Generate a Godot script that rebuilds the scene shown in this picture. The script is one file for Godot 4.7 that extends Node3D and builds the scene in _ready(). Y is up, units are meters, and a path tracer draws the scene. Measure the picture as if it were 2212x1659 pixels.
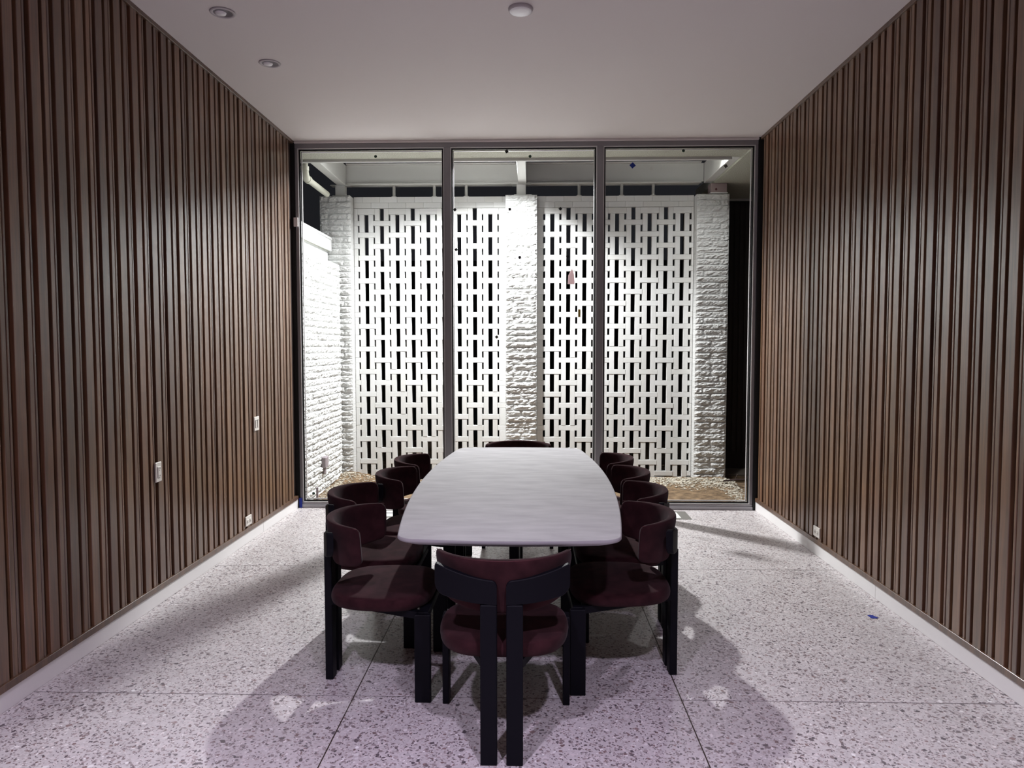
extends Node3D
# A dining room at night: a long pale table with ten velvet chairs between two slatted walls,
# and a glazed end wall looking on to a small lit courtyard of white painted brick.
# x is right, y up, the room runs towards -z. Metres.

const XL := -2.139
const XR := 2.023
const HC := 3.318
const ZW := -6.48
const ZB := 4.0
const GY := -0.03

var rng := RandomNumberGenerator.new()
var M := {}
var boxes := {}
var used := {}

func _ready() -> void:
	rng.seed = 7
	# ---- camera, sky, lights, exposure ----
	var cam := Camera3D.new()
	cam.name = "camera"
	cam.position = Vector3(0, 1.487, 0)
	cam.rotation = Vector3(-0.0533064, 0.0269095, -0.00042748)
	cam.fov = rad_to_deg(2.0 * atan(829.5 / 1548.78))
	cam.near = 0.05
	cam.far = 100.0
	add_child(cam)
	cam.current = true
	var we := WorldEnvironment.new()
	we.name = "environment"
	var env := Environment.new()
	env.background_mode = Environment.BG_COLOR
	env.background_color = Color(0.105, 0.108, 0.12)
	env.tonemap_mode = Environment.TONE_MAPPER_LINEAR
	env.tonemap_exposure = 1.06
	env.sdfgi_enabled = true
	env.ssao_enabled = true
	env.ssil_enabled = true
	we.environment = env
	add_child(we)
	# the courtyard floodlight, fixed to the back of the eave above the sight line
	# (aimed down and a little towards the house)
	flood("courtyard_light", Vector3(-0.40, 3.445, -7.45), Color(0.985, 0.995, 1.0), 22.5)
	flood("courtyard_light", Vector3(-1.62, 3.445, -7.45), Color(0.985, 0.995, 1.0), 1.0)
	flood("courtyard_light", Vector3(1.75, 3.445, -7.30), Color(0.99, 0.995, 0.99), 1.8)
	# two downlights overhead, out of view
	spot("room_light", Vector3(-1.00, 3.285, -0.40), Color(0.935, 0.885, 1.0), 9.0)
	spot("room_light", Vector3(0.62, 3.285, -0.40), Color(0.935, 0.885, 1.0), 8.5)

	materials()
	room()
	window_wall()
	courtyard()
	table()
	chairs()
	fittings()
	glass_marks()

# ------------------------------------------------------------------ helpers
func flood(called: String, at: Vector3, c: Color, e: float) -> void:
	var l := SpotLight3D.new()
	l.name = called
	l.position = at
	l.rotation.x = -PI / 2 - deg_to_rad(14.0)
	l.light_color = c
	l.light_energy = e
	l.light_size = 0.045
	l.spot_range = 30.0
	l.spot_attenuation = 2.0
	l.spot_angle = 82.0
	l.spot_angle_attenuation = 0.9
	l.shadow_enabled = true
	add_child(l, true)

func spot(called: String, at: Vector3, c: Color, e: float) -> void:
	var l := SpotLight3D.new()
	l.name = called
	l.position = at
	l.rotation.x = -PI / 2
	l.light_color = c
	l.light_energy = e
	l.light_size = 0.06
	l.spot_range = 30.0
	l.spot_attenuation = 2.0
	l.spot_angle = 63.0
	l.spot_angle_attenuation = 1.0
	l.shadow_enabled = true
	add_child(l, true)

func numbered(called: String) -> String:
	if not used.has(called):
		used[called] = 0
		return called
	used[called] += 1
	return "%s_%03d" % [called, used[called]]

func tag(o: Node3D, label: String, category := "", group := "", kind := "") -> void:
	o.set_meta("label", label)
	if category:
		o.set_meta("category", category)
	if group:
		o.set_meta("group", group)
	if kind:
		o.set_meta("kind", kind)

func thing(called: String, label: String, category: String, at := Vector3.ZERO, turn := 0.0, group := "") -> Node3D:
	var o := Node3D.new()
	o.name = numbered(called)
	add_child(o)
	o.position = at
	o.rotation.y = turn
	tag(o, label, category, group)
	return o

func struct(called: String, label: String, at := Vector3.ZERO) -> Node3D:
	var o := Node3D.new()
	o.name = numbered(called)
	add_child(o)
	o.position = at
	tag(o, label, "", "", "structure")
	return o

func put(called: String, mesh: Mesh, m: Material, parent: Node3D, at := Vector3.ZERO, turn := Vector3.ZERO) -> MeshInstance3D:
	var o := MeshInstance3D.new()
	o.mesh = mesh
	o.material_override = m
	o.position = at
	o.rotation = turn
	if parent == self:
		o.name = numbered(called)
		add_child(o)
	else:
		o.name = called
		parent.add_child(o, true)
	return o

func quad(st: SurfaceTool, a: Vector3, b: Vector3, c: Vector3, d: Vector3) -> void:
	for p in [a, b, c, a, c, d]:
		st.add_vertex(p)

# chamfered box from lo to hi added to a SurfaceTool (44 triangles, flat)
func add_box(st: SurfaceTool, lo: Vector3, hi: Vector3, ch := 0.0) -> void:
	st.set_smooth_group(-1)
	var c := (lo + hi) / 2
	var h := (hi - lo) / 2
	ch = minf(ch, minf(h.x, minf(h.y, h.z)) * 0.9)
	if ch <= 0.0:
		for ax in 3:
			for s in [-1.0, 1.0]:
				var u := (ax + 1) % 3
				var v := (ax + 2) % 3
				var q: Array[Vector3] = []
				for k in [[-1, -1], [1, -1], [1, 1], [-1, 1]]:
					var p := Vector3.ZERO
					p[ax] = s * h[ax]
					p[u] = k[0] * h[u]
					p[v] = k[1] * h[v]
					q.append(c + p)
				if s < 0:
					quad(st, q[0], q[1], q[2], q[3])
				else:
					quad(st, q[3], q[2], q[1], q[0])
		return
	# corner vertex lying on face ax of corner (sx, sy, sz)
	var P := func(s: Vector3, ax: int) -> Vector3:
		var p := Vector3(s.x * (h.x - ch), s.y * (h.y - ch), s.z * (h.z - ch))
		p[ax] = s[ax] * h[ax]
		return c + p
	for ax in 3:
		var u := (ax + 1) % 3
		var v := (ax + 2) % 3
		for s in [-1.0, 1.0]:
			var q: Array[Vector3] = []
			for k in [[-1, -1], [1, -1], [1, 1], [-1, 1]]:
				var g := Vector3.ZERO
				g[ax] = s
				g[u] = k[0]
				g[v] = k[1]
				q.append(P.call(g, ax))
			if s < 0:
				quad(st, q[0], q[1], q[2], q[3])
			else:
				quad(st, q[3], q[2], q[1], q[0])
		# edges parallel to ax
		for k in [[-1, -1], [1, -1], [1, 1], [-1, 1]]:
			var g0 := Vector3.ZERO
			g0[ax] = -1
			g0[u] = k[0]
			g0[v] = k[1]
			var g1 := g0
			g1[ax] = 1
			var q2: Array[Vector3] = [P.call(g0, u), P.call(g1, u), P.call(g1, v), P.call(g0, v)]
			if k[0] * k[1] > 0:
				quad(st, q2[3], q2[2], q2[1], q2[0])
			else:
				quad(st, q2[0], q2[1], q2[2], q2[3])
	for sx in [-1.0, 1.0]:
		for sy in [-1.0, 1.0]:
			for sz in [-1.0, 1.0]:
				var g := Vector3(sx, sy, sz)
				var t: Array[Vector3] = [P.call(g, 0), P.call(g, 1), P.call(g, 2)]
				if sx * sy * sz > 0:
					t.reverse()
				for p in t:
					st.add_vertex(p)

func start() -> SurfaceTool:
	var st := SurfaceTool.new()
	st.begin(Mesh.PRIMITIVE_TRIANGLES)
	return st

func done(st: SurfaceTool) -> ArrayMesh:
	st.generate_normals()
	return st.commit()

# a shared chamfered box mesh centred on its origin
func box(size: Vector3, ch := 0.0) -> ArrayMesh:
	var key := "%.4f %.4f %.4f %.4f" % [size.x, size.y, size.z, ch]
	if not boxes.has(key):
		var st := start()
		add_box(st, -size / 2, size / 2, ch)
		boxes[key] = done(st)
	return boxes[key]

func slab(called: String, lo: Vector3, hi: Vector3, m: Material, parent: Node3D, ch := 0.0) -> MeshInstance3D:
	return put(called, box(hi - lo, ch), m, parent, (lo + hi) / 2)

# smooth surface through a grid of points (rows x columns)
func add_grid(st: SurfaceTool, g: Array, close_v := false, flip := false, group := 0) -> void:
	st.set_smooth_group(group)
	for i in g.size() - 1:
		var r0: PackedVector3Array = g[i]
		var r1: PackedVector3Array = g[i + 1]
		var n := r0.size()
		for j in (n if close_v else n - 1):
			var k := (j + 1) % n
			if flip:
				quad(st, r0[j], r0[k], r1[k], r1[j])
			else:
				quad(st, r0[j], r1[j], r1[k], r0[k])

func add_fan(st: SurfaceTool, ring: PackedVector3Array, flip := false, group := -1) -> void:
	st.set_smooth_group(group)
	var c := Vector3.ZERO
	for p in ring:
		c += p / ring.size()
	for j in ring.size():
		var a := ring[j]
		var b := ring[(j + 1) % ring.size()]
		if flip:
			for p in [c, a, b]:
				st.add_vertex(p)
		else:
			for p in [c, b, a]:
				st.add_vertex(p)

# lathe round the y axis: profile of (radius, y) from first to last
func add_lathe(st: SurfaceTool, prof: Array, n := 32, at := Vector3.ZERO, flip := false) -> void:
	var rows := []
	for p in prof:
		var r := PackedVector3Array()
		for j in n:
			var a := TAU * j / n
			r.append(at + Vector3(cos(a) * p[0], p[1], sin(a) * p[0]))
		rows.append(r)
	for i in rows.size() - 1:
		add_grid(st, [rows[i], rows[i + 1]], true, flip, 0)

# a tube along a list of points
func add_tube(st: SurfaceTool, pts: Array, rad: float, n := 16) -> void:
	var rows := []
	for i in pts.size():
		var a: Vector3 = pts[maxi(i - 1, 0)]
		var b: Vector3 = pts[mini(i + 1, pts.size() - 1)]
		var t := (b - a).normalized()
		var up := Vector3.RIGHT if absf(t.x) < 0.8 else Vector3.UP
		var u := t.cross(up).normalized()
		var v := t.cross(u)
		var r := PackedVector3Array()
		for j in n:
			var an := TAU * j / n
			r.append(pts[i] + (u * cos(an) + v * sin(an)) * rad)
		rows.append(r)
	add_grid(st, rows, true)
	add_fan(st, rows[0])
	add_fan(st, rows[-1], true)

# ------------------------------------------------------------------ materials
func mat(c: Color, rough := 0.8, metal := 0.0) -> StandardMaterial3D:
	var m := StandardMaterial3D.new()
	m.albedo_color = c
	m.roughness = rough
	m.metallic = metal
	return m

func noise_image(sd: int, freq: float, oct: int, w: int, h: int) -> Image:
	var n := FastNoiseLite.new()
	n.seed = sd
	n.frequency = freq
	n.fractal_octaves = oct
	n.noise_type = FastNoiseLite.TYPE_SIMPLEX_SMOOTH
	return n.get_seamless_image(w, h)

func triplanar(m: StandardMaterial3D, sc: Vector3, world := true) -> void:
	m.uv1_triplanar = true
	m.uv1_world_triplanar = world
	m.uv1_scale = sc
	m.uv1_triplanar_sharpness = 8.0

func tex_from(img: Image) -> ImageTexture:
	img.generate_mipmaps()
	return ImageTexture.create_from_image(img)

func bump_from(sd: int, freq: float, oct: int, size: int, strength: float) -> ImageTexture:
	var im := noise_image(sd, freq, oct, size, size)
	im.convert(Image.FORMAT_RGBA8)
	im.bump_map_to_normal_map(strength)
	return tex_from(im)

func terrazzo_image(n: int) -> Image:
	var r := RandomNumberGenerator.new()
	r.seed = 41
	var grain := noise_image(3, 0.06, 4, n, n)
	var cloud := noise_image(4, 0.006, 3, n, n)
	grain.convert(Image.FORMAT_L8)
	cloud.convert(Image.FORMAT_L8)
	var gd := grain.get_data()
	var cd := cloud.get_data()
	var d := PackedByteArray()
	d.resize(n * n * 3)
	for i in n * n:
		var k := 0.90 + 0.10 * gd[i] / 255.0 + 0.07 * (cd[i] / 255.0 - 0.5)
		d[i * 3] = int(226 * k)
		d[i * 3 + 1] = int(220 * k)
		d[i * 3 + 2] = int(219 * k)
	var tints := [[150, 137, 138], [122, 112, 115], [172, 159, 159], [184, 173, 172], [236, 233, 231], [148, 126, 124], [106, 97, 102], [228, 223, 221], [176, 164, 164], [134, 122, 125]]
	for q in 33000:
		var soft := q < 7000
		var big := r.randf()
		var rad := 1.8 + 3.2 * r.randf() + (4.5 * r.randf() if big > 0.74 else 0.0) + (3.0 if big > 0.975 else 0.0)
		if soft:
			rad = r.randf_range(4.0, 9.0)
		var cx := r.randi_range(0, n - 1)
		var cy := r.randi_range(0, n - 1)
		var t: Array = tints[r.randi_range(0, 9)]
		var b := r.randf_range(0.88, 1.10)
		if soft:
			t = [206, 198, 197]
			b = r.randf_range(0.92, 1.14)
		var sq := r.randf_range(0.36, 0.9)
		var an := r.randf() * TAU
		var ca := cos(an)
		var sa := sin(an)
		# a convex chip: four to six half planes
		var hp := []
		var sides := r.randi_range(4, 6)
		for s in sides:
			var a2 := TAU * (s + 0.35 * r.randf()) / sides
			hp.append(Vector3(cos(a2), sin(a2), rad * r.randf_range(0.62, 1.0)))
		var ri := int(rad * 1.35) + 1
		for dy in range(-ri, ri + 1):
			for dx in range(-ri, ri + 1):
				var u := dx * ca + dy * sa
				var v := (dy * ca - dx * sa) / sq
				var inside := true
				for e in hp:
					if e.x * u + e.y * v > e.z:
						inside = false
						break
				if inside:
					var i3 := (posmod(cy + dy, n) * n + posmod(cx + dx, n)) * 3
					d[i3] = mini(255, int(t[0] * b))
					d[i3 + 1] = mini(255, int(t[1] * b))
					d[i3 + 2] = mini(255, int(t[2] * b))
	return Image.create_from_data(n, n, false, Image.FORMAT_RGB8, d)

func wood_image(n: int) -> Image:
	var a := noise_image(11, 0.035, 4, n, n)
	var b := noise_image(12, 0.007, 3, n, n)
	a.convert(Image.FORMAT_L8)
	b.convert(Image.FORMAT_L8)
	var ad := a.get_data()
	var bd := b.get_data()
	var d := PackedByteArray()
	d.resize(n * n * 3)
	for i in n * n:
		var x := ad[i] / 255.0
		var y := bd[i] / 255.0
		var k := 0.72 + 0.24 * x + 0.24 * (y - 0.5)
		d[i * 3] = clampi(int(255 * k), 0, 255)
		d[i * 3 + 1] = clampi(int(250 * (k - 0.02 * (x - 0.5))), 0, 255)
		d[i * 3 + 2] = clampi(int(246 * (k - 0.06 * (x - 0.5))), 0, 255)
	return Image.create_from_data(n, n, false, Image.FORMAT_RGB8, d)

func ramp_image(sd: int, freq: float, oct: int, n: int, lo: Color, hi: Color) -> Image:
	var a := noise_image(sd, freq, oct, n, n)
	a.convert(Image.FORMAT_L8)
	var ad := a.get_data()
	var d := PackedByteArray()
	d.resize(n * n * 3)
	for i in n * n:
		var c := lo.lerp(hi, ad[i] / 255.0)
		d[i * 3] = int(c.r8)
		d[i * 3 + 1] = int(c.g8)
		d[i * 3 + 2] = int(c.b8)
	return Image.create_from_data(n, n, false, Image.FORMAT_RGB8, d)

func materials() -> void:
	var fine := bump_from(21, 0.05, 4, 512, 3.0)
	# terrazzo
	var t := mat(Color(0.95, 0.95, 0.955), 0.38)
	t.albedo_texture = tex_from(terrazzo_image(1536))
	triplanar(t, Vector3(0.55, 0.55, 0.55))
	M.terrazzo = t
	M.brass = mat(Color(0.24, 0.19, 0.16), 0.5, 0.2)
	# stained wood in eight tones
	var wt := tex_from(wood_image(512))
	var wn := bump_from(13, 0.04, 3, 512, 2.0)
	M.wood = []
	for k in 9:
		var tone: Color = [Color(0.479, 0.356, 0.266), Color(0.513, 0.385, 0.286), Color(0.450, 0.333, 0.247), Color(0.540, 0.407, 0.298), Color(0.495, 0.356, 0.261), Color(0.433, 0.319, 0.244), Color(0.522, 0.399, 0.302), Color(0.469, 0.361, 0.275), Color(0.488, 0.371, 0.271)][k]
		var w := mat(tone, 0.30)
		w.metallic_specular = 0.75
		w.albedo_texture = wt
		triplanar(w, Vector3(4.0, 0.22, 4.0))
		w.uv1_offset = Vector3(0.37 * k, 0.23 * k, 0.71 * k)
		M.wood.append(w)
	M.wood_back = mat(Color(0.17, 0.115, 0.10), 0.8)
	M.dark_wood = mat(Color(0.25, 0.235, 0.235), 0.8)
	M.dark_wood.metallic_specular = 0.1
	# plaster
	M.ceiling = mat(Color(0.885, 0.862, 0.855), 0.9)
	M.paint = mat(Color(0.94, 0.93, 0.925), 0.55)
	M.room_paint = mat(Color(0.62, 0.58, 0.60), 0.85)
	# metals
	M.frame = mat(Color(0.53, 0.52, 0.535), 0.45, 0.1)
	M.sill = mat(Color(0.66, 0.65, 0.67), 0.4, 0.15)
	M.lip = mat(Color(0.80, 0.79, 0.79), 0.4, 0.3)
	M.gasket = mat(Color(0.012, 0.012, 0.014), 0.6)
	var g := mat(Color(0.01, 0.012, 0.012, 0.03), 0.02)
	g.metallic_specular = 0.1
	g.transparency = BaseMaterial3D.TRANSPARENCY_ALPHA
	M.glass = g
	# white masonry
	M.brick = []
	for k in 4:
		var c: Color = [Color(0.895, 0.898, 0.892), Color(0.882, 0.884, 0.875), Color(0.908, 0.91, 0.905), Color(0.89, 0.89, 0.878)][k]
		var b := mat(c, 0.85)
		b.normal_enabled = true
		b.normal_texture = fine
		b.normal_scale = 0.8
		triplanar(b, Vector3(3.2, 3.2, 3.2))
		M.brick.append(b)
	var sp := mat(Color(0.84, 0.842, 0.835), 0.85)
	sp.normal_enabled = true
	sp.normal_texture = bump_from(22, 0.03, 5, 512, 10.0)
	sp.normal_scale = 1.0
	triplanar(sp, Vector3(2.6, 2.6, 2.6))
	M.split = sp
	M.mortar = mat(Color(0.86, 0.86, 0.84), 0.9)
	M.white_board = mat(Color(0.90, 0.905, 0.90), 0.6)
	var so := mat(Color(1, 1, 1), 0.9)
	so.albedo_texture = tex_from(ramp_image(31, 0.09, 3, 512, Color(0.60, 0.60, 0.545), Color(0.80, 0.80, 0.745)))
	triplanar(so, Vector3(1.6, 1.6, 1.6))
	so.normal_enabled = true
	so.normal_texture = fine
	M.stucco = so
	M.steel = mat(Color(0.80, 0.80, 0.785), 0.55)
	M.pvc = mat(Color(0.86, 0.86, 0.80), 0.4)
	M.pink_wood = mat(Color(0.60, 0.53, 0.53), 0.8)
	M.knot = mat(Color(0.36, 0.22, 0.22), 0.8)
	var dirt := mat(Color(1, 1, 1), 0.95)
	dirt.albedo_texture = tex_from(ramp_image(33, 0.02, 5, 512, Color(0.31, 0.245, 0.175), Color(0.60, 0.495, 0.375)))
	dirt.normal_enabled = true
	dirt.normal_texture = fine
	triplanar(dirt, Vector3(0.9, 0.9, 0.9))
	M.dirt = dirt
	M.concrete = mat(Color(0.50, 0.46, 0.42), 0.9)
	M.stone = mat(Color(0.78, 0.75, 0.69), 0.9)
	M.twig = mat(Color(0.20, 0.14, 0.13), 0.9)
	M.night_wall = mat(Color(0.13, 0.14, 0.145), 0.9)
	M.night_wall.metallic_specular = 0.1
	# furniture
	var tt := mat(Color(1, 1, 1), 0.7)
	tt.metallic_specular = 0.2
	tt.albedo_texture = tex_from(ramp_image(35, 0.012, 5, 512, Color(0.625, 0.615, 0.625), Color(0.695, 0.687, 0.695)))
	triplanar(tt, Vector3(0.6, 0.6, 1.7))
	tt.normal_enabled = true
	tt.normal_texture = wn
	tt.normal_scale = 0.03
	M.table_top = tt
	M.ebony = mat(Color(0.05, 0.05, 0.078), 0.55)
	M.ebony.metallic_specular = 0.25
	var v := mat(Color(1, 1, 1), 0.9)
	v.albedo_texture = tex_from(ramp_image(37, 0.012, 4, 512, Color(0.165, 0.09, 0.102), Color(0.245, 0.14, 0.154)))
	triplanar(v, Vector3(1.7, 1.7, 1.7), false)
	v.metallic_specular = 0.12
	v.rim_enabled = true
	v.rim = 0.12
	v.rim_tint = 0.8
	M.velvet = v
	M.piping = mat(Color(0.30, 0.13, 0.15), 0.85)
	# small things
	M.plastic = mat(Color(0.88, 0.86, 0.83), 0.4)
	M.plastic_dark = mat(Color(0.20, 0.19, 0.18), 0.5)
	M.grey_box = mat(Color(0.62, 0.58, 0.60), 0.6)
	M.blue_tape = mat(Color(0.03, 0.14, 0.55), 0.7)
	M.vent = mat(Color(0.90, 0.90, 0.89), 0.45)
	M.vent_border = mat(Color(0.44, 0.43, 0.41), 0.6)
	M.slot = mat(Color(0.30, 0.30, 0.30), 0.7)
	M.lens = mat(Color(0.96, 0.96, 0.97), 0.35)
	M.grey_rim = mat(Color(0.74, 0.72, 0.73), 0.6)
	M.cup = mat(Color(0.55, 0.54, 0.57), 0.3, 0.6)
	var gl := mat(Color(0.95, 0.93, 1.0), 0.5)
	gl.emission_enabled = true
	gl.emission = Color(0.95, 0.88, 1.0)
	gl.emission_energy_multiplier = 3.0
	M.glow = gl
	var gf := mat(Color(1, 1, 1), 0.5)
	gf.emission_enabled = true
	gf.emission = Color(1.0, 0.98, 0.92)
	gf.emission_energy_multiplier = 6.0
	M.glow_flood = gf
	M.mark_black = mat(Color(0.02, 0.025, 0.04), 0.7)
	M.mark_grey = mat(Color(0.30, 0.30, 0.27), 0.7)
	M.mark_green = mat(Color(0.16, 0.27, 0.21), 0.7)
	M.mark_blue = mat(Color(0.08, 0.19, 0.55), 0.7)
	M.mark_pink = mat(Color(0.80, 0.70, 0.71), 0.8)
	M.mark_pink.backlight_enabled = true
	M.mark_pink.backlight = Color(0.75, 0.70, 0.70)
	M.mark_ochre = mat(Color(0.60, 0.50, 0.18), 0.7)
	M.mark_white = mat(Color(0.75, 0.75, 0.73), 0.7)

# ------------------------------------------------------------------ the room
func room() -> void:
	# floor: panels of terrazzo between thin brass strips
	var f := struct("floor", "pale terrazzo floor with mauve and grey chips, in large panels between thin divider strips")
	slab("slab", Vector3(XL - 0.15, -0.2, ZW - 0.08), Vector3(XR + 0.15, -0.012, ZB + 0.15), M.wood_back, f)
	var xs := [XL - 0.03, -0.752, 0.633, XR + 0.03]
	var zs := [ZW - 0.005, -4.735, -2.957, -1.18, 0.597, 2.375, ZB]
	for i in 3:
		for j in 6:
			slab("terrazzo_panel", Vector3(xs[i] + 0.0024, -0.012, zs[j] + 0.0024), Vector3(xs[i + 1] - 0.0024, 0, zs[j + 1] - 0.0024), M.terrazzo, f, 0.0008)
	for i in [1, 2]:
		slab("divider_strip", Vector3(xs[i] - 0.0024, -0.012, zs[0]), Vector3(xs[i] + 0.0024, -0.0012, ZB), M.brass, f)
	for j in range(1, 6):
		slab("divider_strip", Vector3(XL - 0.02, -0.012, zs[j] - 0.0024), Vector3(XR + 0.02, -0.0014, zs[j] + 0.0024), M.brass, f)
	var c := slab("ceiling", Vector3(XL - 0.15, HC, ZW - 0.02), Vector3(XR + 0.15, HC + 0.18, ZB + 0.15), M.ceiling, self)
	tag(c, "smooth pinkish grey painted ceiling over the dining room", "", "", "structure")
	var b := slab("wall_back", Vector3(XL - 0.15, -0.012, ZB), Vector3(XR + 0.15, HC, ZB + 0.15), M.room_paint, self)
	tag(b, "plain painted wall closing the room behind the viewer", "", "", "structure")
	slat_wall("wall_left", XL, 1.0, 6.294, 0.1580, "left wall of vertical brown wooden slats in wide, medium and narrow widths")
	slat_wall("wall_right", XR, -1.0, 4.893 + 0.1615 * 9, 0.1615, "right wall of vertical brown wooden slats in wide, medium and narrow widths")
	for s in [-1.0, 1.0]:
		var xf: float = XL if s < 0 else XR
		var bb := struct("baseboard_left" if s < 0 else "baseboard_right", "low white baseboard along the foot of the %s slatted wall" % ("left" if s < 0 else "right"))
		var zj := -5.61 if s < 0 else -4.2
		var lo := minf(xf, xf + s * 0.022)
		slab("board", Vector3(lo, 0.0, zj + 0.001), Vector3(lo + 0.022, 0.083, ZB), M.paint, bb, 0.002)
		slab("board", Vector3(lo, 0.0, ZW + 0.02), Vector3(lo + 0.022, 0.083, zj - 0.001), M.paint, bb, 0.002)
		var tr := slab("trim_1" if s < 0 else "trim_3", Vector3(minf(xf - s * 0.007, xf + s * 0.022), 0.084, ZW + 0.03), Vector3(maxf(xf - s * 0.007, xf + s * 0.022), 0.116, ZB), M.wood[2], self, 0.001)
		tag(tr, "brown wooden rail between the white baseboard and the slats of the %s wall" % ("left" if s < 0 else "right"), "", "", "structure")
		var t2 := slab("trim_2" if s < 0 else "trim_4", Vector3(minf(xf - s * 0.010, xf + s * 0.022), HC - 0.026, ZW + 0.03), Vector3(maxf(xf - s * 0.010, xf + s * 0.022), HC, ZB), M.wood[5], self, 0.001)
		tag(t2, "brown wooden rail along the ceiling above the slats of the %s wall" % ("left" if s < 0 else "right"), "", "", "structure")

func slat_wall(called: String, xf: float, inward: float, z0: float, period: float, label: String) -> void:
	var w := struct(called, label)
	var xb := xf - inward * 0.024
	slab("backing", Vector3(minf(xb, xf - inward * 0.15), 0.0, ZW - 0.06), Vector3(maxf(xb, xf - inward * 0.15), HC, ZB), M.wood_back, w)
	var k := -1
	var r := RandomNumberGenerator.new()
	r.seed = 5 if inward > 0 else 6
	var sc := period / 0.160
	while true:
		var z := z0 - k * period
		k += 1
		if z < 1.4:
			break
		# from the window side: wide, groove, narrow, gap, medium, groove
		for pc in [[0.0, 0.060, 0.024], [0.082, 0.0145, 0.019], [0.105, 0.029, 0.0215]]:
			var za: float = z - pc[0] * sc + r.randf_range(-0.0015, 0.0015)
			var zb: float = za - pc[1] * sc
			if za > 6.405:
				continue
			var d: float = pc[2] + r.randf_range(-0.0012, 0.0012)
			var m: Material = M.wood[r.randi_range(0, 8)]
			var h := HC - 0.024 - 0.112
			put("slat", box(Vector3(d, h, pc[1] * sc), 0.002), m, w, Vector3(xb + inward * d / 2, 0.112 + h / 2, -(za + zb) / 2))
	# the plain run of the wall behind the viewer
	slab("panel", Vector3(minf(xb, xf), 0.102, -1.38), Vector3(maxf(xb, xf), HC - 0.02, ZB), M.wood[0], w)

# ------------------------------------------------------------------ the glazed end wall
func window_wall() -> void:
	var w := struct("window_1", "floor to ceiling window of three tall panes in a dark grey metal frame")
	var zf := ZW
	var zb := ZW - 0.075
	var xa := -2.126
	var xe := 2.002
	# frame members
	slab("head_frame", Vector3(xa, 3.256, zb), Vector3(xe, 3.298, zf), M.frame, w, 0.003)
	slab("sill_frame", Vector3(xa, 0.0, zb), Vector3(xe, 0.030, zf + 0.012), M.sill, w, 0.003)
	slab("sill_frame", Vector3(xa, 0.030, zb), Vector3(xe, 0.051, zf), M.sill, w, 0.003)
	slab("side_frame", Vector3(xa, 0.051, zb), Vector3(-2.101, 3.256, zf), M.frame, w, 0.003)
	slab("side_frame", Vector3(1.977, 0.051, zb), Vector3(xe, 3.256, zf), M.frame, w, 0.003)
	slab("mullion", Vector3(-0.783, 0.051, zb), Vector3(-0.724, 3.256, zf + 0.004), M.frame, w, 0.003)
	slab("mullion", Vector3(0.582, 0.051, zb), Vector3(0.640, 3.256, zf + 0.004), M.frame, w, 0.003)
	# dark recesses between frame and slats
	slab("recess", Vector3(XL - 0.14, 0.0, zb), Vector3(xa, HC, ZW + 0.012), M.gasket, w)
	slab("recess", Vector3(xe, 0.0, zb), Vector3(XR + 0.14, HC, ZW + 0.012), M.gasket, w)
	var bays := [[-2.101, -0.783], [-0.724, 0.582], [0.640, 1.977]]
	for b in bays:
		var x0: float = b[0]
		var x1: float = b[1]
		var y0 := 0.051
		var y1 := 3.256
		ring("lip", x0, x1, y0, y1, 0.006, zf - 0.016, zf - 0.002, M.lip, w)
		ring("gasket", x0 + 0.006, x1 - 0.006, y0 + 0.006, y1 - 0.006, 0.0125, zf - 0.030, zf - 0.018, M.gasket, w)
		ring("glazing_stop", x0 + 0.0185, x1 - 0.0185, y0 + 0.0185, y1 - 0.0185, 0.006, zf - 0.066, zf - 0.046, M.lip, w)
		slab("pane", Vector3(x0 + 0.002, y0 + 0.002, zf - 0.042), Vector3(x1 - 0.002, y1 - 0.002, zf - 0.034), M.glass, w)
	var t := slab("trim_5", Vector3(XL, 3.298, ZW - 0.05), Vector3(XR, HC, ZW + 0.012), M.ceiling, self, 0.004)
	tag(t, "narrow painted trim between the ceiling and the head of the window frame", "", "", "structure")

# four bars round an opening, mitre free
func ring(called: String, x0: float, x1: float, y0: float, y1: float, wd: float, z0: float, z1: float, m: Material, parent: Node3D) -> void:
	var st := start()
	add_box(st, Vector3(x0, y0, z0), Vector3(x0 + wd, y1, z1))
	add_box(st, Vector3(x1 - wd, y0, z0), Vector3(x1, y1, z1))
	add_box(st, Vector3(x0 + wd, y0, z0), Vector3(x1 - wd, y0 + wd, z1))
	add_box(st, Vector3(x0 + wd, y1 - wd, z0), Vector3(x1 - wd, y1, z1))
	put(called, done(st), m, parent)

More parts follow.
